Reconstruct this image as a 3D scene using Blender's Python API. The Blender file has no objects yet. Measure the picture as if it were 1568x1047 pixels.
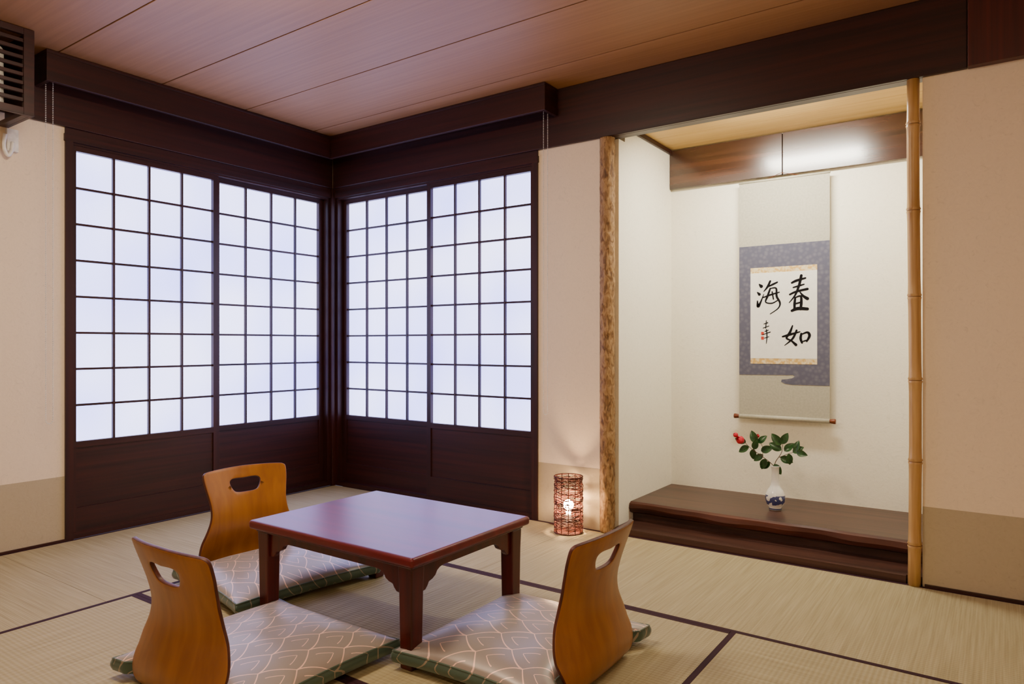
import bpy, bmesh, math, random
from mathutils import Vector, Matrix, noise
from mathutils.geometry import delaunay_2d_cdt
random.seed(7)
scene = bpy.context.scene
CO = scene.collection

def lin(c):
    return tuple(((x/255)/12.92 if x/255 <= 0.04045 else (((x/255)+0.055)/1.055)**2.4) for x in c) + (1.0,)

# ------------------------------------------------------------ materials
def newmat(name, rough=0.6, spec=0.4):
    m = bpy.data.materials.new(name); m.use_nodes = True
    nt = m.node_tree; b = nt.nodes['Principled BSDF']
    b.inputs['Roughness'].default_value = rough
    b.inputs['Specular IOR Level'].default_value = spec
    return m, nt, b

def N(nt, t, **kw):
    n = nt.nodes.new(t)
    for k, v in kw.items(): setattr(n, k, v)
    return n

def coords(nt, scale=(1, 1, 1), rot=(0, 0, 0), src='Object'):
    tc = N(nt, 'ShaderNodeTexCoord'); mp = N(nt, 'ShaderNodeMapping')
    mp.inputs['Scale'].default_value = scale; mp.inputs['Rotation'].default_value = rot
    nt.links.new(tc.outputs[src], mp.inputs['Vector'])
    return mp.outputs['Vector']

def ramp(nt, fac, stops):
    r = N(nt, 'ShaderNodeValToRGB'); e = r.color_ramp.elements
    e[0].position, e[0].color = stops[0]; e[1].position, e[1].color = stops[-1]
    for p, c in stops[1:-1]:
        x = e.new(p); x.color = c
    nt.links.new(fac, r.inputs['Fac']); return r.outputs['Color']

def bump(nt, b, h, strength=0.2, dist=0.01):
    bp = N(nt, 'ShaderNodeBump'); bp.inputs['Strength'].default_value = strength
    bp.inputs['Distance'].default_value = dist
    nt.links.new(h, bp.inputs['Height']); nt.links.new(bp.outputs['Normal'], b.inputs['Normal'])

def wood(name, c1, c2, axis='x', rough=0.4, scale=1.0, coat=0.0, bstr=0.0, spec=0.4, fine=60):
    m, nt, b = newmat(name, rough, spec)
    s = {'x': (1.2, fine*.6, fine), 'y': (fine*.6, 1.2, fine), 'z': (fine, fine, 1.2)}[axis]
    v = coords(nt, tuple(k*scale for k in s))
    n1 = N(nt, 'ShaderNodeTexNoise'); n1.inputs['Scale'].default_value = 1.0
    n1.inputs['Detail'].default_value = 3; n1.inputs['Distortion'].default_value = .4
    nt.links.new(v, n1.inputs['Vector'])
    col = ramp(nt, n1.outputs['Fac'], [(.3, lin(c2)), (.7, lin(c1))])
    nt.links.new(col, b.inputs['Base Color'])
    if bstr: bump(nt, b, n1.outputs['Fac'], bstr, .003)
    b.inputs['Coat Weight'].default_value = coat; b.inputs['Coat Roughness'].default_value = .15
    return m

def plain(name, c, rough=.5, spec=.4, metal=0, var=.06, nscale=40):
    m, nt, b = newmat(name, rough, spec)
    n = N(nt, 'ShaderNodeTexNoise'); n.inputs['Scale'].default_value = nscale; n.inputs['Detail'].default_value = 1
    nt.links.new(coords(nt), n.inputs['Vector'])
    k = lambda f: tuple(min(255, x*f) for x in c)
    nt.links.new(ramp(nt, n.outputs['Fac'], [(.3, lin(k(1-var))), (.7, lin(k(1+var)))]), b.inputs['Base Color'])
    b.inputs['Metallic'].default_value = metal
    return m

def emis(name, c, strength, base=None):
    m, nt, b = newmat(name, .8, .1)
    b.inputs['Base Color'].default_value = base or (.8, .8, .8, 1)
    b.inputs['Emission Color'].default_value = c
    b.inputs['Emission Strength'].default_value = strength
    return m

def wallmat(name, c):
    m, nt, b = newmat(name, .9, .15)
    v = coords(nt, (1, 1, 1))
    n2 = N(nt, 'ShaderNodeTexNoise'); n2.inputs['Scale'].default_value = 30; n2.inputs['Detail'].default_value = 4
    n2.inputs['Distortion'].default_value = 3
    nt.links.new(v, n2.inputs['Vector'])
    k = lambda f: lin(tuple(min(255, x*f) for x in c))
    col = ramp(nt, n2.outputs['Fac'], [(.3, k(1.01)), (.5, k(1.0)), (.64, k(.99)), (.72, k(.955))])
    nt.links.new(col, b.inputs['Base Color'])
    bump(nt, b, n2.outputs['Fac'], .15, .004)
    return m

def tatami(name, axis):
    m, nt, b = newmat(name, .7, .25)
    tc = N(nt, 'ShaderNodeTexCoord'); sep = N(nt, 'ShaderNodeSeparateXYZ')
    nt.links.new(tc.outputs['Object'], sep.inputs[0])
    along = sep.outputs['X' if axis == 'x' else 'Y']; across = sep.outputs['Y' if axis == 'x' else 'X']
    def sine(s, per):
        a = N(nt, 'ShaderNodeMath', operation='MULTIPLY'); a.inputs[1].default_value = 2*math.pi/per
        nt.links.new(s, a.inputs[0]); c = N(nt, 'ShaderNodeMath', operation='SINE')
        nt.links.new(a.outputs[0], c.inputs[0]); return c.outputs[0]
    s1 = sine(across, .0145); s2 = sine(along, .007)
    ad = N(nt, 'ShaderNodeMath', operation='MULTIPLY_ADD'); ad.inputs[1].default_value = .35
    nt.links.new(s2, ad.inputs[0]); nt.links.new(s1, ad.inputs[2])
    sc = (3, 140, 1) if axis == 'y' else (140, 3, 1)
    n = N(nt, 'ShaderNodeTexNoise'); n.inputs['Scale'].default_value = 1; n.inputs['Detail'].default_value = 2
    nt.links.new(coords(nt, sc), n.inputs['Vector'])
    ma = N(nt, 'ShaderNodeMath', operation='MULTIPLY_ADD'); ma.inputs[1].default_value = .08
    nt.links.new(ad.outputs[0], ma.inputs[0]); nt.links.new(n.outputs['Fac'], ma.inputs[2])
    col = ramp(nt, ma.outputs[0], [(.2, lin((150, 137, 100))), (.5, lin((168, 155, 117))), (.8, lin((182, 169, 132)))])
    nt.links.new(col, b.inputs['Base Color'])
    bump(nt, b, ad.outputs[0], .3, .0015)
    return m

DK = ((58, 21, 15), (35, 12, 9))
M = {}
M['dkx'] = wood('dark_wood_x', *DK, 'x', .42, fine=50)
M['dky'] = wood('dark_wood_y', *DK, 'y', .42, fine=50)
M['dkz'] = wood('dark_wood_z', *DK, 'z', .42, fine=50)
M['dkr'] = wood('reddish_dark_wood', (80, 26, 18), (54, 17, 12), 'z', .42, fine=50)
M['gloss'] = wood('glossy_dark_wood', (84, 50, 32), (40, 22, 14), 'x', .26, fine=26, spec=.9, coat=.5)
M['board'] = wood('alcove_floor_wood', (84, 54, 44), (50, 30, 25), 'x', .35)
M['edge'] = wood('alcove_edge_wood', (92, 46, 28), (34, 16, 11), 'x', .5, bstr=.5, fine=25)
M['ceil'] = wood('ceiling_wood', (160, 116, 76), (146, 104, 66), 'x', .5, fine=90)
M['gold'] = wood('alcove_ceiling_wood', (214, 178, 112), (200, 160, 92), 'x', .5)
M['wall'] = wallmat('plaster_wall', (234, 216, 188))
M['walltok'] = wallmat('alcove_plaster', (246, 241, 222))
M['dado'] = wallmat('dado_paper', (180, 166, 138))
M['tx'] = tatami('tatami_x', 'x'); M['ty'] = tatami('tatami_y', 'y')
M['heri'] = plain('tatami_border', (54, 28, 36), .8, .2, nscale=200)
M['black'] = plain('dark_gap', (20, 12, 10), .9, .1)
M['white'] = plain('white_plastic', (228, 226, 220), .4)

m, nt, b = newmat('shoji_paper_glow', .9, .1)
b.inputs['Base Color'].default_value = lin((205, 212, 240))
n = N(nt, 'ShaderNodeTexNoise'); n.inputs['Scale'].default_value = 1.8; n.inputs['Detail'].default_value = 1
nt.links.new(coords(nt), n.inputs['Vector'])
c = ramp(nt, n.outputs['Fac'], [(.30, (.34, .38, .98, 1)), (.66, (.58, .61, 1.0, 1))])
nt.links.new(c, b.inputs['Emission Color']); b.inputs['Emission Strength'].default_value = 4.6  # paper emits a mottled glow in place of daylight from behind
M['paper'] = m

# ------------------------------------------------------------ mesh builder
class MB:
    def __init__(s): s.v = []; s.f = []; s.m = []; s.mats = []; s.sm = []
    def mi(s, mat):
        if mat not in s.mats: s.mats.append(mat)
        return s.mats.index(mat)
    def add(s, vs, fs, mat, smooth=False):
        o = len(s.v); s.v += [tuple(p) for p in vs]; i = s.mi(mat)
        for f in fs: s.f.append([o+k for k in f]); s.m.append(i); s.sm.append(smooth)
    def box(s, x0, x1, y0, y1, z0, z1, mat, T=None):
        x0, x1 = sorted((x0, x1)); y0, y1 = sorted((y0, y1)); z0, z1 = sorted((z0, z1))
        vs = [(x0,y0,z0),(x1,y0,z0),(x1,y1,z0),(x0,y1,z0),(x0,y0,z1),(x1,y0,z1),(x1,y1,z1),(x0,y1,z1)]
        if T: vs = [T(p) for p in vs]
        s.add(vs, [(0,3,2,1),(4,5,6,7),(0,1,5,4),(1,2,6,5),(2,3,7,6),(3,0,4,7)], mat)
    def prism(s, poly, f3, mat, d0, d1):
        n = len(poly); vs = [f3(p[0], p[1], d0) for p in poly] + [f3(p[0], p[1], d1) for p in poly]
        fs = [tuple(range(n)), tuple(range(2*n-1, n-1, -1))] + [(i, i+n, (i+1) % n+n, (i+1) % n) for i in range(n)]
        s.add(vs, fs, mat)
    def lathe(s, prof, cx, cy, mat, seg=40, smooth=True, caps=True, jit=None):
        vs = []
        for r, z in prof:
            for k in range(seg):
                a = 2*math.pi*k/seg; rr = r*(jit(a, z) if jit else 1)
                vs.append((cx+rr*math.cos(a), cy+rr*math.sin(a), z))
        fs = []
        for i in range(len(prof)-1):
            for k in range(seg):
                fs.append((i*seg+k, i*seg+(k+1) % seg, (i+1)*seg+(k+1) % seg, (i+1)*seg+k))
        s.add(vs, fs, mat, smooth)
        if caps:
            o = len(s.v)-len(vs)
            s.f.append([o+k for k in range(seg)][::-1]); s.m.append(s.mi(mat)); s.sm.append(False)
            e = o+(len(prof)-1)*seg
            s.f.append([e+k for k in range(seg)]); s.m.append(s.mi(mat)); s.sm.append(False)
    def tube(s, pts, rad, mat, seg=8):
        pts = [Vector(p) for p in pts]; vs = []; nrm = None
        for i, p in enumerate(pts):
            t = (pts[min(i+1, len(pts)-1)]-pts[max(i-1, 0)]).normalized()
            if nrm is None:
                nrm = t.orthogonal().normalized()
            nrm = (nrm - t*nrm.dot(t)).normalized(); bn = t.cross(nrm)
            r = rad(i/(len(pts)-1)) if callable(rad) else rad
            for k in range(seg):
                a = 2*math.pi*k/seg; vs.append(p+nrm*r*math.cos(a)+bn*r*math.sin(a))
        fs = [(i*seg+k, i*seg+(k+1) % seg, (i+1)*seg+(k+1) % seg, (i+1)*seg+k) for i in range(len(pts)-1) for k in range(seg)]
        fs += [tuple(range(seg))[::-1], tuple((len(pts)-1)*seg+k for k in range(seg))]
        s.add(vs, fs, mat, True)
    def obj(s, name, bevel=0, parent=None, bseg=2):
        me = bpy.data.meshes.new(name); me.from_pydata(s.v, [], s.f)
        for mt in s.mats: me.materials.append(mt)
        for i, p in enumerate(me.polygons): p.material_index = s.m[i]; p.use_smooth = s.sm[i]
        bm = bmesh.new(); bm.from_mesh(me); bmesh.ops.recalc_face_normals(bm, faces=bm.faces); bm.to_mesh(me); bm.free()
        o = bpy.data.objects.new(name, me); CO.objects.link(o)
        if bevel:
            md = o.modifiers.new('bevel', 'BEVEL'); md.width = bevel; md.segments = bseg; md.limit_method = 'ANGLE'; md.angle_limit = .7
            md.harden_normals = False
        if parent: o.parent = parent
        return o

def empty(name, loc=(0, 0, 0), rz=0):
    e = bpy.data.objects.new(name, None); CO.objects.link(e); e.location = loc; e.rotation_euler = (0, 0, rz); e.empty_display_size = .1
    return e

ZC = 2.30; ZB = 2.0; XR = 4.8; YF = -4.4; WO = 1.655; DADO = .315

# ------------------------------------------------------------ floor / tatami
b = MB(); b.box(-.1, XR+.1, YF-.1, .9, -.12, -.051, M['black']); b.obj('floor')
def mat_(x0, x1, y0, y1, axis):
    b = MB(); g = .0008; w = .018
    x0 += g; x1 -= g; y0 += g; y1 -= g
    if axis == 'x':
        b.box(x0, x1, y0+w, y1-w, -.05, 0, M['tx'])
        b.box(x0, x1, y0, y0+w, -.05, .0008, M['heri']); b.box(x0, x1, y1-w, y1, -.05, .0008, M['heri'])
    else:
        b.box(x0+w, x1-w, y0, y1, -.05, 0, M['ty'])
        b.box(x0, x0+w, y0, y1, -.05, .0008, M['heri']); b.box(x1-w, x1, y0, y1, -.05, .0008, M['heri'])
    b.obj('tatami_mat')
mat_(.001, 1.01, -1.92, -.001, 'y'); mat_(.001, 1.01, YF, -1.92, 'y')
mat_(1.01, 1.90, -.865, -.001, 'x'); mat_(1.90, 3.80, -.865, -.001, 'x'); mat_(3.80, XR, -.865, -.001, 'x')
mat_(1.01, 2.97, -1.82, -.865, 'x'); mat_(1.01, 2.97, -2.77, -1.82, 'x')
mat_(2.97, 3.90, -2.77, -.865, 'y'); mat_(3.90, XR, -2.77, -.865, 'y')
mat_(1.01, 2.97, -3.6, -2.77, 'x'); mat_(2.97, XR, -3.6, -2.77, 'x'); mat_(1.01, 2.97, YF, -3.6, 'x'); mat_(2.97, XR, YF, -3.6, 'x')

# ------------------------------------------------------------ walls
def wallbox(name, boxes):
    b = MB()
    for bx in boxes: b.box(*bx)
    return b.obj(name)
W, D = M['wall'], M['dado']
wallbox('wall_left', [(-.12, 0, YF, -WO, DADO, ZC, W), (-.12, .001, YF, -WO, 0, DADO, D), (-.12, 0, -WO, 0, 2.0, ZC, W)])
wallbox('wall_back', [(0, WO, 0, .12, 2.0, ZC, W), (WO, 2.028, 0, .12, DADO, ZC, W), (WO, 2.028, -.001, .12, 0, DADO, D),
                      (3.452, XR, 0, .12, DADO, ZC, W), (3.452, XR, -.001, .12, 0, DADO, D), (2.03, 3.452, .06, .12, 2.09, ZC, W)])
wallbox('wall_right', [(XR, XR+.1, YF, .12, DADO, ZC, W), (XR-.001, XR+.1, YF, 0, 0, DADO, D)])
wallbox('wall_front', [(-.12, XR+.1, YF-.1, YF, 0, ZC, W)])
T = M['walltok']
wallbox('wall_alcove', [(2.03, 2.11, .121, .80, 0, 2.09, T), (2.06, 2.11, .050, .121, 0, 1.999, T), (2.11, 3.452, .744, .80, 0, 2.09, T), (3.452, 3.50, .121, .80, 0, 2.09, T)])
b = MB(); b.box(.0015, .012, YF, -WO, .001, .012, M['dky']); b.obj('baseboard_left')
b = MB(); b.box(3.46, XR, -.014, -.0015, .001, .012, M['dkx']); b.obj('baseboard_back')

# ------------------------------------------------------------ ceiling
b = MB()
seams = [.0, -.28, -.766, -1.252, -1.738, -2.224, -2.71, -3.196, -3.68, YF]
for i in range(len(seams)-1):
    b.box(0, XR, seams[i+1]+.003, seams[i]-.003, ZC, ZC+.02, M['ceil'])
b.box(-.1, XR+.1, YF-.1, .1, ZC+.012, ZC+.04, M['black'])
b.obj('ceiling', bevel=.0015)
b = MB()
for i in range(4):
    b.box(2.03, 3.50, .121+.17*i, .121+.17*(i+1)-.003, 2.092, 2.11, M['gold'])
b.obj('ceiling_alcove')

# ------------------------------------------------------------ beams / trims
b = MB(); b.box(.0205, 3.60, -.02, -.0012, ZB, ZC-.001, M['dkx']); b.box(2.03, 3.60, -.0012, .058, ZB, ZC-.001, M['dkx']); b.obj('trim_1', bevel=.003)
b = MB(); b.box(3.602, XR-.001, -.045, -.0012, ZB-.002, ZC-.001, M['dkr']); b.obj('trim_2', bevel=.003)
b = MB(); b.box(.0012, .02, YF, -.0205, ZB, ZC-.001, M['dky']); b.obj('trim_3', bevel=.003)
P = .15; PE = 1.79; z0, z1 = 2.155, ZC-.002
b = MB()
b.box(.021, P, -PE, -.0215, z1-.015, z1, M['dky']); b.box(P, PE, -P, -.0215, z1-.015, z1, M['dkx'])
b.box(P-.022, P, -PE, -P, z0, z1-.015, M['dky']); b.box(P-.022, PE, -P, -P+.022, z0, z1-.015, M['dkx'])
b.box(.021, P-.022, -PE, -PE+.02, z0, z1-.015, M['dky']); b.box(PE-.02, PE, -P+.022, -.0215, z0, z1-.015, M['dky'])
b.box(.03, .12, -PE+.03, -.14, z0+.04, z0+.1, M['dky']); b.box(.14, PE-.03, -.12, -.03, z0+.04, z0+.1, M['dkx'])
b.obj('blind_pelmet', bevel=.002)

# ------------------------------------------------------------ shoji windows
def window(name, T, mh, mz):
    b = MB()
    def bx(s0, s1, d0, d1, z0, z1, mt): b.box(s0, s1, d0, d1, z0, z1, mt, T)
    bx(1.62, WO, -.09, .012, .001, 1.965, mz)
    bx(.0, 1.62, -.09, .0, 1.925, 1.964, mh)
    bx(.03, WO+.004, .0, .014, 1.935, 1.97, mh)
    bx(.03, WO, -.09, .008, 1.9655, 1.9995, mh)
    bx(.0, 1.62, -.09, 0, .001, .03, mh)
    bx(-.0, .05, -.09, .0, .03, 1.925, mz)
    for (a, c, d) in ((.05, .845, -.075), (.842, 1.62, -.038)):
        f = d+.032
        pa, pc = (.085, .812) if a < .5 else (.873, 1.6)
        bx(a, pa, d, f, .03, 1.925, mz); bx(pc, c, d, f, .03, 1.925, mz)
        bx(pa, pc, d, f, 1.898, 1.925, mh)
        bx(pa, pc, d, f, .445, .475, mh)
        bx(pa, pc, d, f, .03, .15, mh)
        bx(pa, pc, d+.006, f-.008, .15, .445, mh)
        bx(pa, pc, d+.004, d+.008, .475, 1.898, M['paper'])
        kw = .0055
        for i in range(1, 4):
            x = pa+(pc-pa)*i/4; bx(x-kw, x+kw, d+.009, d+.024, .475, 1.898, mz)
        for i in range(1, 8):
            z = .475+(1.898-.475)*i/8; bx(pa, pc, d+.0085, d+.022, z-kw, z+kw, mh)
    return b.obj(name)
window('window_1', lambda p: (p[1], -p[0], p[2]), M['dky'], M['dkz'])
window('window_2', lambda p: (p[0], -p[1], p[2]), M['dkx'], M['dkz'])
b = MB(); b.box(.0005, .028, -.028, -.0005, .001, ZB-.001, M['dkz']); b.obj('trim_4', bevel=.002)

# ------------------------------------------------------------ blind chains
def chain(cx, cy, dx, dy):
    b = MB(); r = .0028
    def bead(x, y, z):
        vs = [(x, y, z-r)]; fs = []
        for rr, zz in ((r*.87, -r*.5), (r*.87, r*.5)):
            for k in range(6): a = k*math.pi/3; vs.append((x+rr*math.cos(a), y+rr*math.sin(a), z+zz))
        vs.append((x, y, z+r))
        for k in range(6):
            k2 = (k+1) % 6
            fs += [(0, 1+k2, 1+k), (1+k, 1+k2, 7+k2, 7+k), (7+k, 7+k2, 13)]
        b.add(vs, fs, M['white'], True)
    z = 2.19
    while z > .6:
        bead(cx, cy, z); bead(cx+dx, cy+dy, z); z -= .0085
    for k in range(1, 6):
        a = math.pi*k/6; f = .5-.5*math.cos(a); bead(cx+dx*f, cy+dy*f, .6-.018*math.sin(a))
    b.obj('blind_chain')
chain(.075, -1.735, 0, -.03)
chain(1.735, -.075, .026, 0)

# ------------------------------------------------------------ log post and bamboo post
m, nt, bs = newmat('bark_wood', .6, .3)
n = N(nt, 'ShaderNodeTexNoise'); n.inputs['Scale'].default_value = 1; n.inputs['Detail'].default_value = 4; n.inputs['Distortion'].default_value = .8
nt.links.new(coords(nt, (60, 60, 22)), n.inputs['Vector'])
nt.links.new(ramp(nt, n.outputs['Fac'], [(.32, lin((96, 68, 42))), (.46, lin((138, 104, 66))), (.58, lin((170, 136, 92))), (.70, lin((140, 106, 68)))]), bs.inputs['Base Color'])
bump(nt, bs, n.outputs['Fac'], .7, .007); M['bark'] = m
b = MB(); prof = [(.037, .001+i/260*(ZB-.003)) for i in range(261)]
def jj(a, z):
    v = Vector((math.cos(a)*1.5, math.sin(a)*1.5, z*24)); return 1+.11*noise.noise(v)+.08*noise.noise(v*2.6)+.02*math.sin(z*5)
b.lathe(prof, 2.07, .003, M['bark'], 36, jit=jj); b.obj('log_post')

m, nt, bs = newmat('bamboo', .35, .5)
n = N(nt, 'ShaderNodeTexNoise'); n.inputs['Scale'].default_value = 1; n.inputs['Detail'].default_value = 2
nt.links.new(coords(nt, (60, 60, 3)), n.inputs['Vector'])
nt.links.new(ramp(nt, n.outputs['Fac'], [(.3, lin((168, 126, 70))), (.7, lin((202, 162, 100)))]), bs.inputs['Base Color'])
M['bam'] = m; M['bamn'] = plain('bamboo_node', (126, 86, 46), .5)
b = MB(); nodes = [.16, .49, .81, 1.14, 1.48, 1.82]; R = .0225
prof = [(R*1.02, .001)]
for z in nodes:
    prof += [(R, z-.05), (R*1.04, z-.012), (R*1.14, z-.004), (R*.98, z), (R*1.16, z+.005), (R*1.03, z+.014), (R*.985, z+.06)]
prof += [(R, ZB-.003)]
b.lathe(prof, 3.424, -.004, M['bam'], 32)
for z in nodes: b.lathe([(R*1.03, z-.0035), (R*1.05, z), (R*1.03, z+.0035)], 3.424, -.004, M['bamn'], 32, caps=False)
b.v = [(x+.004*math.sin(z*2.6), y, z) for x, y, z in b.v]
b.obj('bamboo_post')

# ------------------------------------------------------------ alcove fittings
b = MB()
b.box(2.112, 3.450, .022, .30, .001, .030, M['board'])
b.box(2.112, 3.395, .002, .0215, .001, .030, M['board'])
def slab():
    n = 60; x0, x1 = 2.112, 3.450
    vs = []; fs = []
    for i in range(n+1):
        x = x0+(x1-x0)*i/n
        w = .006*math.sin(x*9)+.004*math.sin(x*23+1)
        ring = [(x, .742, .128), (x, .188+w*.3, .128), (x, .172+w, .120), (x, .168+w*1.3, .098+w*.4), (x, .178+w*1.4, .076), (x, .20, .066), (x, .742, .066)]
        vs += ring
    k = 7
    for i in range(n):
        for j in range(k):
            fs.append((i*k+j, i*k+(j+1) % k, (i+1)*k+(j+1) % k, (i+1)*k+j))
    fs += [tuple(range(k)), tuple(n*k+j for j in range(k))[::-1]]
    b.add(vs, fs, M['edge'])
    base = len(b.f)-len(fs)
    for i in range(n): b.m[base+i*k] = b.mi(M['board'])
slab()
b.box(2.112, 3.450, .215, .742, .030, .066, M['board'])
b.obj('alcove_platform')
b = MB()
b.box(2.112, 2.745, .715, .742, 1.86, 2.085, M['gloss']); b.box(2.749, 3.450, .715, .742, 1.86, 2.085, M['gloss'])
b.box(2.112, 3.450, .725, .743, 1.862, 2.083, M['black'])
b.box(2.112, 2.125, .125, .714, 2.065, 2.090, M['dky'])
b.obj('trim_5', bevel=.0015)

# wall-washer fixture tucked behind the beam, slanted towards the scroll
lampwhite = emis('alcove_light_glow', (1.0, .94, .80, 1), 135)
b = MB()
xa_, xb_ = 2.52, 3.08
b.prism([(.128, 2.032), (.244, 2.072), (.244, 2.0905), (.128, 2.0905)], lambda y, z, d: (d, y, z), M['white'], xa_, xb_)
b.add([(xa_+.02, .136, 2.0337), (xb_-.02, .136, 2.0337), (xb_-.02, .238, 2.0689), (xa_+.02, .238, 2.0689)], [(0, 3, 2, 1)], lampwhite)
b.obj('alcove_wall_light')

# ------------------------------------------------------------ hanging scroll
sc = empty('hanging_scroll')
M['silk'] = plain('scroll_silk', (180, 176, 158), .75, .2, nscale=90, var=.03)
m, nt, bs = newmat('scroll_brocade', .7, .25)
n = N(nt, 'ShaderNodeTexVoronoi'); n.inputs['Scale'].default_value = 45
nt.links.new(coords(nt), n.inputs['Vector'])
nt.links.new(ramp(nt, n.outputs['Distance'], [(.1, lin((108, 106, 120))), (.6, lin((90, 90, 108)))]), bs.inputs['Base Color'])
M['broc'] = m
m, nt, bs = newmat('scroll_gold_strip', .6, .3)
n = N(nt, 'ShaderNodeTexNoise'); n.inputs['Scale'].default_value = 60
nt.links.new(coords(nt), n.inputs['Vector'])
nt.links.new(ramp(nt, n.outputs['Fac'], [(.4, lin((230, 214, 172))), (.6, lin((210, 170, 96)))]), bs.inputs['Base Color'])
M['sgold'] = m
M['spaper'] = plain('scroll_paper', (242, 240, 232), .8, .1, var=.01)
M['ink'] = plain('ink', (18, 16, 18), .7, .1); M['seal'] = plain('red_seal', (190, 60, 45), .7, .2)
M['rod'] = wood('scroll_rod', (120, 60, 30), (80, 36, 18), 'x', .3)
x0, x1, ys = 2.523, 2.985, .700
b = MB()
b.box(x0, x1, ys, ys+.002, .56, 1.835, M['silk'])
def f3(a, z, d): return (a, d, z)
poly = [(x0, 1.487), (x1, 1.487), (x1, .738)]
cl = [(2.80, .738), (2.765, .742), (2.745, .752), (2.748, .764), (2.775, .767), (2.80, .772), (2.815, .781), (2.805, .790), (2.78, .7885)]
poly += cl + [(x0, .785)]
b.prism(poly, f3, M['broc'], ys-.0015, ys-.0002)
b.box(2.585, 2.925, ys-.0026, ys-.0016, .847, 1.367, M['sgold'])
b.box(2.585, 2.925, ys-.0034, ys-.0027, .876, 1.338, M['spaper'])
b.obj('scroll_cloth', parent=sc)
b = MB()
def hrod(xa, xb, y, z, prof, mat):
    vs = []; fs = []; seg = 20
    for (t, r) in prof:
        for k in range(seg):
            a = 2*math.pi*k/seg; vs.append((xa+(xb-xa)*t, y+r*math.cos(a), z+r*math.sin(a)))
    for i in range(len(prof)-1):
        for k in range(seg): fs.append((i*seg+k, i*seg+(k+1) % seg, (i+1)*seg+(k+1) % seg, (i+1)*seg+k))
    fs += [tuple(range(seg))[::-1], tuple((len(prof)-1)*seg+k for k in range(seg))]
    b.add(vs, fs, mat, True)
hrod(x0, x1, ys+.001, .556, [(0, .0125), (1, .0125)], M['silk'])
for s_, xx in ((-1, x0), (1, x1)):
    hrod(xx, xx+s_*.028, ys+.001, .556, [(0, .010), (.2, .011), (.8, .0135), (1, .013)], M['rod'])
hrod(x0-.002, x1+.002, ys+.001, 1.838, [(0, .006), (1, .006)], M['silk'])
b.tube([(x0+.15, ys, 1.843), (2.747, ys, 1.868), (x1-.15, ys, 1.843)], .0016, M['rod'])
b.obj('scroll_rods', parent=sc)
def PX(u, v): return (2.585+(u-1153)/101*.34, 1.367-(v-412)/144.5*.52)
def catmull(ps, n=8):
    out = []
    for i in range(len(ps)-1):
        p0 = ps[max(i-1, 0)]; p1 = ps[i]; p2 = ps[i+1]; p3 = ps[min(i+2, len(ps)-1)]
        for k in range(n):
            t = k/n
            out.append([.5*((2*p1[j])+(-p0[j]+p2[j])*t+(2*p0[j]-5*p1[j]+4*p2[j]-p3[j])*t*t+(-p0[j]+3*p1[j]-3*p2[j]+p3[j])*t**3) for j in range(3)])
    out.append(list(ps[-1])); return out
strokes = [
 [(1217,437,2.4),(1224,434,3),(1237,431,2.2)], [(1219,444,1.6),(1227,442,2.2),(1235,440,1.6)],
 [(1214,454,2.2),(1224,450,2.6),(1240,447,3.0)], [(1231,427,3.2),(1228,440,3),(1222,455,2.2),(1213,466,1.0)],
 [(1229,451,1.4),(1234,457,2.8),(1240,461,3.8)], [(1222,459,2.4),(1221,468,3),(1221,477,2.6)],
 [(1222,459,1.6),(1230,457,2.4),(1231,466,3.2),(1230,476,3)], [(1222,468,2),(1230,466,2)],
 [(1217,478,3.0),(1226,475,4.0),(1240,476,3.6)],
 [(1167,437,1.5),(1170,440,4.2)], [(1164,449,1.4),(1167,452,3.6)], [(1164,462,1.4),(1165,470,3.6),(1169,464,2.2),(1174,452,.8)],
 [(1184,433,2.4),(1180,441,2.6),(1174,448,1.0)], [(1181,441,1.6),(1188,438,2.4),(1195,435,1.8)],
 [(1184,444,2.0),(1180,455,2.6),(1177,464,1.6),(1187,466,1.6),(1197,461,1.2)],
 [(1184,444,1.2),(1193,444,2.0),(1194,456,2.6),(1199,466,2.2),(1196,474,1.4),(1184,482,1.0)],
 [(1173,457,1.6),(1186,453,2.2),(1198,450,1.4)], [(1187,449,1.6),(1189,460,1.6)],
 [(1218,500,1.6),(1214,510,3.0),(1209,518,2.4),(1216,522,2.0),(1223,528,3.4)], [(1224,507,2.4),(1218,519,2.4),(1206,529,.8)],
 [(1203,516,2.0),(1214,513,2.8),(1229,509,1.4)], [(1231,512,2.6),(1230,519,3),(1232,525,2.4)],
 [(1231,513,1.4),(1240,510,2.6),(1243,515,3.2),(1239,523,2.0)], [(1231,524,1.2),(1237,522,1.8),(1241,521,1)],
 [(1174,497,.8),(1180,495,1.4)], [(1178,492,1),(1177,503,1.2)], [(1173,503,1),(1182,500,1.0)], [(1176,508,1.2),(1181,506,1)],
 [(1172,513,.9),(1184,509,1.2)], [(1178,505,1.2),(1179,515,1.3),(1178,526,.8)], [(1175,518,.9),(1182,516,.9)],
]
b = MB(); yk = ys-.0042
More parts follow.
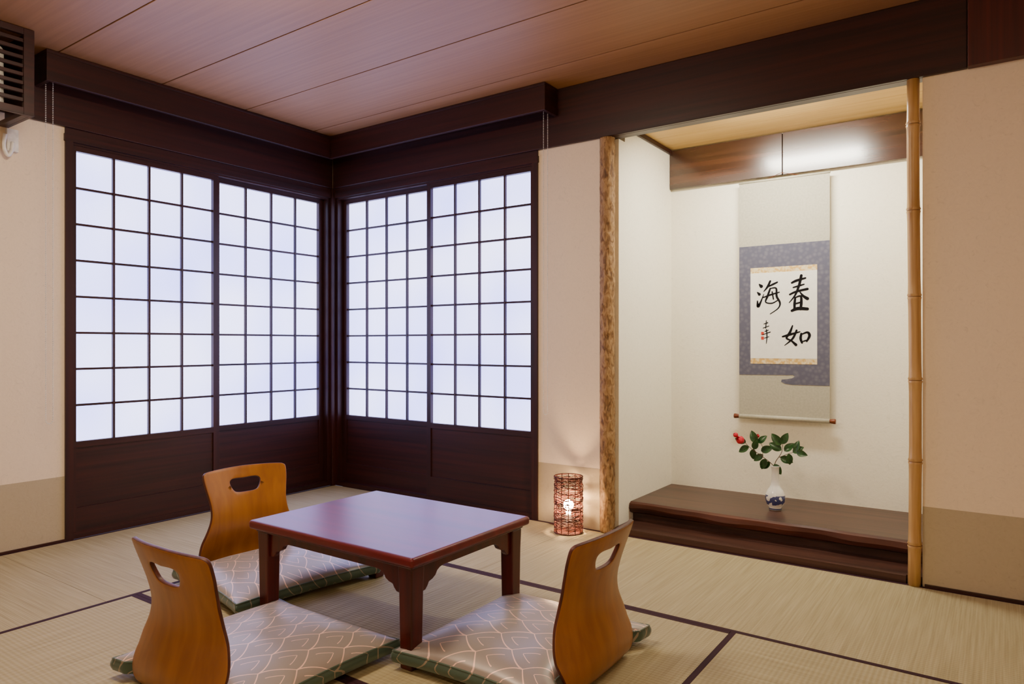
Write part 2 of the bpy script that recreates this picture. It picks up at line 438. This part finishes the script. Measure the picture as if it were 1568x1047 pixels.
for si, st in enumerate(strokes):
    pts = catmull(st, 8)
    P2 = [Vector(PX(p[0], p[1])) for p in pts]; wd = [p[2]*.66*.00345 for p in pts]
    L = []; R_ = []
    for i in range(len(P2)):
        t = (P2[min(i+1, len(P2)-1)]-P2[max(i-1, 0)]).normalized(); nn = Vector((-t.y, t.x))
        L.append(P2[i]+nn*wd[i]); R_.append(P2[i]-nn*wd[i])
    def cap(c, t, r, sgn):
        out = []
        for k in range(1, 6):
            a = math.pi*k/6; nn = Vector((-t.y, t.x)); out.append(c+nn*r*math.cos(a)*sgn+t*r*math.sin(a)*sgn)
        return out
    te = (P2[-1]-P2[-2]).normalized(); ts = (P2[1]-P2[0]).normalized()
    yy = yk-.00003*(si % 5)
    vs = [(p.x, yy, p.y) for p in L]+[(p.x, yy, p.y) for p in R_]; n_ = len(L)
    fs = [(i, i+1, n_+i+1, n_+i) for i in range(n_-1)]
    ce = cap(P2[-1], te, wd[-1], 1); o = len(vs); vs += [(p.x, yy, p.y) for p in ce]; fs.append(tuple([n_-1]+[o+k for k in range(5)]+[2*n_-1]))
    cs = cap(P2[0], ts, wd[0], -1); o = len(vs); vs += [(p.x, yy, p.y) for p in cs]; fs.append(tuple([n_]+[o+k for k in range(5)]+[0]))
    b.add(vs, fs, M['ink'])
for (u, v) in ((1172, 511), (1172, 518)):
    a = PX(u-2.2, v+2.4); c_ = PX(u+2.2, v-2.4); b.box(a[0], c_[0], yk, yk+.0003, a[1], c_[1], M['seal'])
b.obj('calligraphy', parent=sc)

# ------------------------------------------------------------ vase with camellia
vx, vy, vz = 2.783, .431, .1285
va = empty('flower_vase')
m, nt, bs = newmat('porcelain', .15, .5)
bs.inputs['Coat Weight'].default_value = .5
tc = N(nt, 'ShaderNodeTexCoord'); sep = N(nt, 'ShaderNodeSeparateXYZ'); nt.links.new(tc.outputs['Object'], sep.inputs[0])
n = N(nt, 'ShaderNodeTexNoise'); n.inputs['Scale'].default_value = 38; n.inputs['Detail'].default_value = 5
nt.links.new(tc.outputs['Object'], n.inputs['Vector'])
gt = N(nt, 'ShaderNodeMath', operation='GREATER_THAN'); gt.inputs[1].default_value = .51; nt.links.new(n.outputs['Fac'], gt.inputs[0])
c1 = N(nt, 'ShaderNodeMath', operation='COMPARE'); c1.inputs[1].default_value = vz+.050; c1.inputs[2].default_value = .024; nt.links.new(sep.outputs['Z'], c1.inputs[0])
mu = N(nt, 'ShaderNodeMath', operation='MULTIPLY'); nt.links.new(gt.outputs[0], mu.inputs[0]); nt.links.new(c1.outputs[0], mu.inputs[1])
c2 = N(nt, 'ShaderNodeMath', operation='COMPARE'); c2.inputs[1].default_value = vz+.006; c2.inputs[2].default_value = .003; nt.links.new(sep.outputs['Z'], c2.inputs[0])
mxx = N(nt, 'ShaderNodeMath', operation='MAXIMUM'); nt.links.new(mu.outputs[0], mxx.inputs[0]); nt.links.new(c2.outputs[0], mxx.inputs[1])
nt.links.new(ramp(nt, mxx.outputs[0], [(.0, lin((232, 232, 226))), (1., lin((60, 68, 120)))]), bs.inputs['Base Color'])
M['porc'] = m
b = MB()
pr = [(.030, 0), (.031, .006), (.029, .012), (.040, .025), (.047, .045), (.0485, .06), (.045, .08), (.036, .098), (.026, .112), (.0205, .125), (.0185, .15), (.018, .18), (.0185, .200), (.020, .210), (.0225, .216), (.0215, .2175), (.016, .205), (.014, .18)]
b.lathe([(r, vz+z) for r, z in pr], vx, vy, M['porc'], 48); b.obj('vase_body', parent=va)
m, nt, bs = newmat('camellia_leaf', .28, .5)
n = N(nt, 'ShaderNodeTexNoise'); n.inputs['Scale'].default_value = 60; nt.links.new(coords(nt), n.inputs['Vector'])
nt.links.new(ramp(nt, n.outputs['Fac'], [(.3, lin((22, 52, 24))), (.7, lin((46, 90, 40)))]), bs.inputs['Base Color']); M['leaf'] = m
M['stem'] = plain('camellia_stem', (84, 62, 40), .7); M['petal'] = plain('camellia_petal', (208, 44, 66), .5, .3)
b = MB()
mouth = Vector((vx, vy, vz+.19))
def offs(u, v, dy=0):
    return Vector((vx+(u-1187)*.0040, vy+dy, .952-(v-527)*3.476/1066))
def branch(pts, r=.0024):
    ps = catmull([tuple(p) for p in pts], 6); b.tube(ps, lambda t: r*(1-.5*t), M['stem'], 6)
branch([mouth, offs(1184, 712, .0), offs(1172, 700, -.01), offs(1158, 688, -.02), offs(1149, 676, -.03)])
branch([offs(1172, 700, -.01), offs(1172, 688, -.0), offs(1166, 676, .02)], .0018)
branch([mouth, offs(1187, 708, 0), offs(1194, 692, .01), offs(1196, 674, 0)])
branch([offs(1191, 700, .01), offs(1203, 693, .02), offs(1213, 688, -.01)], .0018)
def leaf(c, dr, nrm, L=.05, Wd=.024):
    dr = Vector(dr).normalized(); nrm = Vector(nrm); nrm = (nrm-dr*nrm.dot(dr)).normalized(); sd = dr.cross(nrm)
    vs = []; fs = []; n = 11
    for i in range(n):
        t = i/(n-1); w = Wd*.5*(math.sin(math.pi*t**.85))**.75 if 0 < t < 1 else .0004
        cz = -.2*L*t*t
        for k, f in ((-1, .22), (-.5, .06), (0, 0), (.5, .06), (1, .22)):
            vs.append(Vector(c)+dr*L*t+sd*w*k+nrm*(cz+w*f*abs(k)))
    for i in range(n-1):
        for k in range(4): fs.append((i*5+k, i*5+k+1, (i+1)*5+k+1, (i+1)*5+k))
    b.add(vs, fs, M['leaf'], True)
LV = [(1152,680,-1,.3),(1156,686,-.9,-.5),(1162,690,.3,.9),(1160,690,-.1,-1),(1166,680,-.5,.9),(1167,680,.8,.9),(1170,692,.7,.3),(1172,698,-.9,-.6),
      (1176,703,-.4,-1),(1181,709,-.9,-.5),(1195,680,-.7,.9),(1196,678,.5,1),(1195,688,-.9,.5),(1197,690,.8,.8),(1203,693,.1,-1),(1208,690,.9,.6),(1213,688,1,-.2),
      (1211,689,.2,1),(1192,700,.9,-.3),(1186,710,.6,-.9)]
for (u, v, dx, dz) in LV:
    L = random.uniform(.054, .070)
    leaf(offs(u, v, random.uniform(-.02, .02)), (dx, random.uniform(-.5, .1), dz), (random.uniform(-.3, .3), -1, random.uniform(.0, .5)), L, L*.6)
def bud(c, r, up):
    up = Vector(up).normalized(); q = up.to_track_quat('Z', 'Y')
    for j in range(6):
        a = j*math.pi/3; vs = []; fs = []
        for i in range(6):
            t = i/5; rr = r*math.sin(math.pi*(t*.8+.05))
            for k in (-1, 0, 1):
                aa = a+k*.75*math.sin(math.pi*(t*.8+.1)); p = Vector((rr*math.cos(aa), rr*math.sin(aa), t*r*2.1)); vs.append(Vector(c)+q@p)
        for i in range(5):
            for k in range(2): fs.append((i*3+k, i*3+k+1, i*3+k+4, i*3+k+3))
        b.add(vs, fs, M['petal'], True)
bud(offs(1151, 679, -.04), .021, (-.5, -.7, .5)); bud(offs(1143, 672, -.03), .013, (-.6, -.3, .6)); bud(offs(1166, 672, .0), .009, (.0, -.3, 1))
b.obj('camellia_branches', parent=va)

# ------------------------------------------------------------ wicker lamp
wl = empty('wicker_lamp')
M['wick'] = plain('red_wicker', (78, 34, 24), .6, .3, var=.2, nscale=60)
cx, cy, R, H = 1.912, -.118, .071, .288
b = MB()
for i in range(175):
    z = .012+(H-.024)*random.random(); tl = random.uniform(-.03, .03); ph = random.uniform(0, 6.28); pts = []
    tl = max(-min(z-.004, H-.004-z), min(tl, min(z-.004, H-.004-z)))
    a0 = random.uniform(0, 6.28); arc = random.uniform(2.5, 6.28); rr = R+random.uniform(-.0035, .0035); f = random.uniform(3, 7)
    for k in range(25):
        a = a0+arc*k/24; r2 = rr+.0015*math.sin(f*a*1.7); zz = z+tl*math.sin(a+ph)+.004*math.sin(f*a)
        zz = min(max(zz, .004), H-.003)
        pts.append((cx+r2*math.cos(a), cy+r2*math.sin(a), zz))
    b.tube(pts, .0012, M['wick'], 4)
for z in (.005, H-.004):
    b.tube([(cx+R*math.cos(a*math.pi/20), cy+R*math.sin(a*math.pi/20), z) for a in range(41)], .0035, M['wick'], 6)
for k in range(12):
    a = k*math.pi/6; b.tube([(cx+(R-.003)*math.cos(a), cy+(R-.003)*math.sin(a), z) for z in (.003, H*.5, H-.003)], .002, M['wick'], 6)
b.obj('wicker_shade', parent=wl)
b = MB(); b.lathe([(R-.006, .001), (R-.006, .008)], cx, cy, M['wick'], 32); b.lathe([(.014, .008), (.014, .09), (.012, .10)], cx, cy, M['white'], 20)
b.obj('lamp_base', parent=wl)
bulbm = emis('bulb_glow', (1, .64, .34, 1), 480)
b = MB(); pf = [(.012, .1005), (.014, .108)]
for k in range(0, 9): a = -0.9+k*(math.pi/2+.9)/8; pf.append((max(.026*math.cos(a), .001), .14+.026*math.sin(a)))
b.lathe(pf, cx, cy, bulbm, 24); b.obj('lamp_bulb', parent=wl)
b = MB(); b.tube(catmull([(cx-.074, cy+.04, .006), (1.80, -.05, .0045), (1.74, -.03, .0045)], 6), .0028, M['wick'], 6); b.obj('lamp_cord', parent=wl)

# ------------------------------------------------------------ low table
ta = empty('low_table')
M['lac'] = wood('red_lacquer', (110, 20, 26), (84, 13, 18), 'x', .34, fine=30, spec=.5)
M['lacd'] = wood('red_lacquer_dark', (88, 20, 14), (54, 12, 9), 'z', .3, fine=30, spec=.5)
tx0, tx1, ty0, ty1, tz = 1.555, 2.33, -1.71, -1.10, .34
b = MB(); b.box(tx0, tx1, ty0, ty1, tz-.030, tz, M['lac']); b.obj('table_top', bevel=.010, parent=ta, bseg=5)
b = MB(); g = .018
b.box(tx0+g, tx1-g, ty0+g, ty1-g, tz-.040, tz-.0305, M['lacd'])
lw = .056; ins = .022
for (lx, ly) in ((tx0+ins, ty0+ins), (tx1-ins-lw, ty0+ins), (tx0+ins, ty1-ins-lw), (tx1-ins-lw, ty1-ins-lw)):
    t = .005
    vs = []
    for z, q in ((.001, t), (tz-.11, .002), (tz-.0405, 0)):
        vs += [(lx+q, ly+q, z), (lx+lw-q, ly+q, z), (lx+lw-q, ly+lw-q, z), (lx+q, ly+lw-q, z)]
    fs = [(3, 2, 1, 0), (8, 9, 10, 11)]
    for r in (0, 4):
        for k in range(4): fs.append((r+k, r+(k+1) % 4, r+4+(k+1) % 4, r+4+k))
    b.add(vs, fs, M['lacd'])
b.obj('table_legs', bevel=.004, parent=ta)
b = MB()
def apron(a0, a1, f):
    zt = tz-.0405
    br = [(0, -.082), (.018, -.080), (.028, -.070), (.034, -.060), (.050, -.056), (.064, -.048), (.072, -.036), (.085, -.029), (.10, -.026)]
    poly = [(a0, zt)]+[(a0+p, zt+q) for p, q in br]+[(a1-p, zt+q) for p, q in br[::-1]]+[(a1, zt)]
    b.prism(poly, f, M['lacd'], 0, .018)
ax0, ax1, ay0, ay1 = tx0+ins+lw-.001, tx1-ins-lw+.001, ty0+ins+lw-.001, ty1-ins-lw+.001
apron(ax0, ax1, lambda a, z, d: (a, ty0+ins+.012+d, z)); apron(ax0, ax1, lambda a, z, d: (a, ty1-ins-.012-d, z))
apron(ay0, ay1, lambda a, z, d: (tx0+ins+.012+d, a, z)); apron(ay0, ay1, lambda a, z, d: (tx1-ins-.012-d, a, z))
b.obj('table_apron', bevel=.002, parent=ta)

# ------------------------------------------------------------ floor chairs (zaisu)
M['ply'] = wood('bent_plywood', (156, 98, 28), (132, 78, 19), 'z', .33, fine=25, spec=.5)
M['plye'] = wood('plywood_edge', (92, 40, 20), (60, 26, 13), 'z', .5, fine=80)
prof = [(-.008, .425), (.004, .39), (.022, .34), (.038, .29), (.048, .24), (.046, .19), (.030, .14), (.016, .095), (.014, .06), (.024, .030), (.046, .0135), (.08, .0085), (.2, .0085), (.43, .0085)]
pp = []
for i in range(len(prof)-1):
    p0, p1, p2, p3 = prof[max(i-1, 0)], prof[i], prof[i+1], prof[min(i+2, len(prof)-1)]
    for k in range(10):
        t = k/10; pp.append(tuple(.5*((2*p1[j])+(-p0[j]+p2[j])*t+(2*p0[j]-5*p1[j]+4*p2[j]-p3[j])*t*t+(-p0[j]+3*p1[j]-3*p2[j]+p3[j])*t**3) for j in range(2)))
pp.append(prof[-1])
S = [0]
for i in range(1, len(pp)): S.append(S[-1]+math.dist(pp[i], pp[i-1]))
def P_at(s):
    s = max(0, min(s, S[-1]))
    for i in range(1, len(S)):
        if S[i] >= s:
            f = (s-S[i-1])/(S[i]-S[i-1]+1e-9); return tuple(pp[i-1][j]*(1-f)+pp[i][j]*f for j in range(2))
    return pp[-1]
def sm(ps, n=8, closed=False):
    return [tuple(q[:2]) for q in catmull([(p[0], p[1], 0) for p in ps], n)]
SB = S[-1]
right = [(.0, -.004), (.08, -.002), (.155, .002), (.176, .007), (.184, .020), (.181, .06), (.172, .11), (.166, .155), (.170, .20), (.188, .25), (.204, .295), (.208, .335), (.200, .375), (.182, .415), (.165, .46), (.165, .55), (.165, SB-.05), (.15, SB-.01), (.10, SB), (0, SB)]
right = sm(right, 5)
outline = right + [(-x, y) for x, y in right[::-1]][1:-1]
hp = [(.040, .048), (.060, .052), (.068, .064), (.062, .085), (.050, .102), (.030, .108), (0, .109)]
hr = sm([(0, .050)]+hp, 5)
hole = hr+[(-x, y) for x, y in hr[::-1]][1:-1]
def inside(p, poly):
    c = False; n = len(poly)
    for i in range(n):
        a, q = poly[i], poly[i-1]
        if (a[1] > p[1]) != (q[1] > p[1]) and p[0] < (q[0]-a[0])*(p[1]-a[1])/(q[1]-a[1]+1e-12)+a[0]: c = not c
    return c
pts = [Vector(p) for p in outline]+[Vector(p) for p in hole]
no = len(outline); nh = len(hole)
eds = [(i, (i+1) % no) for i in range(no)]+[(no+i, no+(i+1) % nh) for i in range(nh)]
gs = .014
x = -.21
while x < .21:
    y = 0
    while y < SB:
        p = (x, y)
        if inside(p, outline) and not inside(p, hole):
            dmin = min((Vector(p)-q).length for q in pts[:no+nh])
            if dmin > gs*.55: pts.append(Vector(p))
        y += gs
    x += gs
res = delaunay_2d_cdt(pts, eds, [], 0, 1e-6)
v2, f2 = res[0], res[2]
tris = []
for f in f2:
    c_ = sum((v2[i] for i in f), Vector((0, 0)))/3
    if inside(c_, outline) and not inside(c_, hole): tris.append(tuple(f))
cv = []
for p in v2:
    d, z = P_at(p.y); back = max(0, min(1, (.45-p.y)/.12))
    d += back*.9*p.x*p.x
    if p.y < 0: z -= p.y
    cv.append((d, p.x, z))
chair_me = None
def chair(loc, rz):
    global chair_me
    if chair_me is None:
        me = bpy.data.meshes.new('floor_chair'); me.from_pydata(cv, [], tris); me.materials.append(M['ply']); me.materials.append(M['plye'])
        bm = bmesh.new(); bm.from_mesh(me)
        bmesh.ops.delete(bm, geom=[v for v in bm.verts if not v.link_faces], context='VERTS')
        bmesh.ops.recalc_face_normals(bm, faces=bm.faces)
        for f in bm.faces: f.smooth = True
        bm.to_mesh(me); bm.free(); chair_me = me
    o = bpy.data.objects.new('floor_chair', chair_me); CO.objects.link(o); o.location = loc; o.rotation_euler = (0, 0, rz)
    md = o.modifiers.new('thick', 'SOLIDIFY'); md.thickness = .013; md.offset = 0; md.material_offset_rim = 1
    md.use_even_offset = True
    b2 = o.modifiers.new('bev', 'BEVEL'); b2.width = .003; b2.segments = 2; b2.limit_method = 'ANGLE'; b2.angle_limit = 1.0
    return o

def cushion_mat(name, base, line, thick=.02):
    m, nt, bs = newmat(name, .36, .5)
    bs.inputs['Sheen Weight'].default_value = .2; bs.inputs['Metallic'].default_value = .2
    tc = N(nt, 'ShaderNodeTexCoord'); sep = N(nt, 'ShaderNodeSeparateXYZ'); nt.links.new(tc.outputs['Object'], sep.inputs[0])
    def mth(op, a, b_=None, c=None):
        n = N(nt, 'ShaderNodeMath', operation=op)
        for i, q in enumerate((a, b_, c)):
            if q is None: continue
            if isinstance(q, (int, float)): n.inputs[i].default_value = q
            else: nt.links.new(q, n.inputs[i])
        return n.outputs[0]
    X = sep.outputs['X']; Y = sep.outputs['Y']; Z = sep.outputs['Z']
    Y2 = mth('ADD', Y, mth('MULTIPLY', Z, .5)); X2 = mth('ADD', X, mth('MULTIPLY', Z, .5))
    ry = mth('MULTIPLY_ADD', X2, 1/.082, 40.3); row = mth('FLOOR', ry); yp = mth('FRACT', ry)
    par = mth('MULTIPLY', mth('MODULO', row, 2.0), .5)
    xp = mth('ABSOLUTE', mth('SUBTRACT', mth('FRACT', mth('ADD', mth('MULTIPLY_ADD', Y2, 1/.105, 40.0), par)), .5))
    a1 = mth('MULTIPLY', mth('SUBTRACT', 1.0, mth('POWER', yp, 1.7)), .5)
    # the outer arch's tails run on below into the next row, crossing it
    a3 = mth('MULTIPLY', mth('SUBTRACT', 1.0, mth('POWER', mth('MINIMUM', mth('MULTIPLY', yp, 1.9), 1.0), 1.4)), .22)
    l1 = mth('LESS_THAN', mth('ABSOLUTE', mth('SUBTRACT', xp, a1)), thick)
    l3 = mth('LESS_THAN', mth('ABSOLUTE', mth('SUBTRACT', xp, a3)), thick*.6)
    l3 = mth('MULTIPLY', l3, mth('LESS_THAN', yp, .52))
    fac = mth('MAXIMUM', l1, l3)
    mix = N(nt, 'ShaderNodeMix', data_type='RGBA'); nt.links.new(fac, mix.inputs['Factor'])
    mix.inputs['A'].default_value = lin(base); mix.inputs['B'].default_value = lin(line)
    nt.links.new(mix.outputs['Result'], bs.inputs['Base Color'])
    return m
M['cush'] = cushion_mat('cushion_satin', (154, 143, 136), (246, 204, 184))
M['cushs'] = cushion_mat('cushion_side', (70, 90, 76), (150, 136, 116))
def cushion(loc, rz, sx=.54, sy=.60):
    b = MB(); n = 48; h0, hs, hd = .0, .040, .050
    def xy(u, v):
        x = u*sx/2; y = v*sy/2
        pin = .022
        x *= 1-pin*2/sx*(1-v*v)*.9*abs(u)**3; y *= 1-pin*2/sy*(1-u*u)*.9*abs(v)**3
        if u < 0: x += .045*(-u)**4*max(0, min(1, (.80-abs(v))/.16))
        return x, y
    def dome(u, v):
        e = (1-abs(u)**2.6)*(1-abs(v)**2.6); return max(e, 0)**.62
    top = []; bot = []
    for i in range(n+1):
        for j in range(n+1):
            u = -1+2*i/n; v = -1+2*j/n
            u = math.sin(u*math.pi/2)*.35+u*.65; v = math.sin(v*math.pi/2)*.35+v*.65
            x, y = xy(u, v); wr = .005*noise.noise(Vector((x*8, y*8, rz)))*dome(u, v)
            top.append((x, y, h0+hs+hd*dome(u, v)+wr)); bot.append((x, y, h0+.006*(1-dome(u, v))))
    fs = []
    g = lambda i, j: i*(n+1)+j
    for i in range(n):
        for j in range(n): fs.append((g(i, j), g(i+1, j), g(i+1, j+1), g(i, j+1)))
    b.add(top, fs, M['cush'], True)
    b.add(bot, [f[::-1] for f in fs], M['cushs'], True)
    ring = [(i, 0) for i in range(n)]+[(n, j) for j in range(n)]+[(i, n) for i in range(n, 0, -1)]+[(0, j) for j in range(n, 0, -1)]
    vs = []
    K = 5
    for k in range(K+1):
        f = k/K
        for (i, j) in ring:
            tpt = Vector(top[g(i, j)]); bt = Vector(bot[g(i, j)]); p = bt.lerp(tpt, f)
            d = Vector((p.x, p.y, 0)).normalized(); p += d*.008*math.sin(math.pi*f); vs.append(p)
    R_ = len(ring); fs = [(k*R_+i, k*R_+(i+1) % R_, (k+1)*R_+(i+1) % R_, (k+1)*R_+i) for k in range(K) for i in range(R_)]
    b.add(vs, fs, M['cushs'], True)
    pr_ = [Vector(top[g(i, j)])+Vector((0, 0, -.001)) for (i, j) in ring]; pr_.append(pr_[0])
    b.tube(pr_, .0032, M['cushs'], 6)
    o = b.obj('floor_cushion'); o.location = loc; o.rotation_euler = (0, 0, rz); return o
def place(bx, by, rz, sx=.54, sy=.60, off=.29, ly=0):
    chair((bx, by, 0), rz)
    c, s = math.cos(rz), math.sin(rz)
    cushion((bx+c*off-s*ly, by+s*off+c*ly, .0165), rz, sx, sy)
place(2.805, -1.40, math.pi, off=.290)
place(1.915, -2.215, math.pi/2, .56, .58, off=.30)
place(1.025, -1.375, math.radians(-8), .54, .60, off=.30)

# ------------------------------------------------------------ air conditioner in lattice cover
ac = empty('air_conditioner')
b = MB(); y1_, y0_, xa, zb = -1.895, -2.80, .30, 1.93
d = M['dky']
b.box(.022, xa-.02, y1_-.015, y1_, zb, ZC-.002, d); b.box(.022, xa-.02, y0_, y0_+.015, zb, ZC-.002, d)
b.box(xa-.02, xa, y1_-.04, y1_, zb, ZC-.002, d); b.box(xa-.02, xa, y0_, y0_+.04, zb, ZC-.002, d)
b.box(xa-.02, xa, y0_+.04, y1_-.04, ZC-.03, ZC-.002, d); b.box(xa-.02, xa, y0_+.04, y1_-.04, zb, zb+.03, d)
z = zb+.055
while z < ZC-.04:
    b.box(xa-.016, xa-.004, y0_+.04, y1_-.04, z, z+.016, d); z += .036
b.box(.022, xa-.02, y1_-.04, y1_-.015, zb, zb+.02, d)
b.obj('lattice_cover', bevel=.0015, parent=ac)
b = MB(); b.box(.024, .20, y0_+.06, y1_-.07, zb+.03, zb+.31, M['white']); b.obj('indoor_unit', bevel=.03, parent=ac, bseg=4)
b = MB(); b.tube(catmull([(.03, -1.91, 1.90), (.03, -1.915, 1.84), (.03, -1.90, 1.805), (.03, -1.885, 1.83), (.03, -1.88, 1.87)], 6), .008, M['white'], 10)
b.box(.0015, .022, -1.90, -1.855, 1.83, 1.93, M['white']); b.obj('drain_pipe', parent=ac, bevel=.0)

# ------------------------------------------------------------ ceiling lamps: room fixture plus an added fill
def clamp(x, y, strength, col, r=.26):
    b = MB(); b.lathe([(.07, ZC-.03), (.07, ZC-.001)], x, y, M['white'], 24)
    g = emis('lamp_shade_glow', col, strength)
    b.lathe([(r*.92, ZC-.13), (r, ZC-.115), (r, ZC-.06), (r*.95, ZC-.045)], x, y, g, 48)
    b.lathe([(r+.012, ZC-.045), (r+.012, ZC-.032)], x, y, M['dkx'], 48)
    b.obj('ceiling_or_fill_lamp')
clamp(1.70, -2.00, 48, (1, .82, .61, 1))
clamp(3.75, -3.3, 30, (1, .81, .57, 1))  # unseen fill lamp added near the camera to brighten the chair fronts

# ------------------------------------------------------------ world / camera
w = bpy.data.worlds.new('world'); scene.world = w; w.use_nodes = True
w.node_tree.nodes['Background'].inputs[0].default_value = (.5, .6, .9, 1); w.node_tree.nodes['Background'].inputs[1].default_value = .3
cd = bpy.data.cameras.new('camera'); co = bpy.data.objects.new('camera', cd); CO.objects.link(co)
co.location = (3.70, -3.17, .952); co.rotation_euler = (math.radians(90), 0, math.radians(35))
cd.sensor_width = 36; cd.lens = 36*1066/1568; cd.shift_y = 3.5/1568; cd.clip_start = .05
scene.camera = co
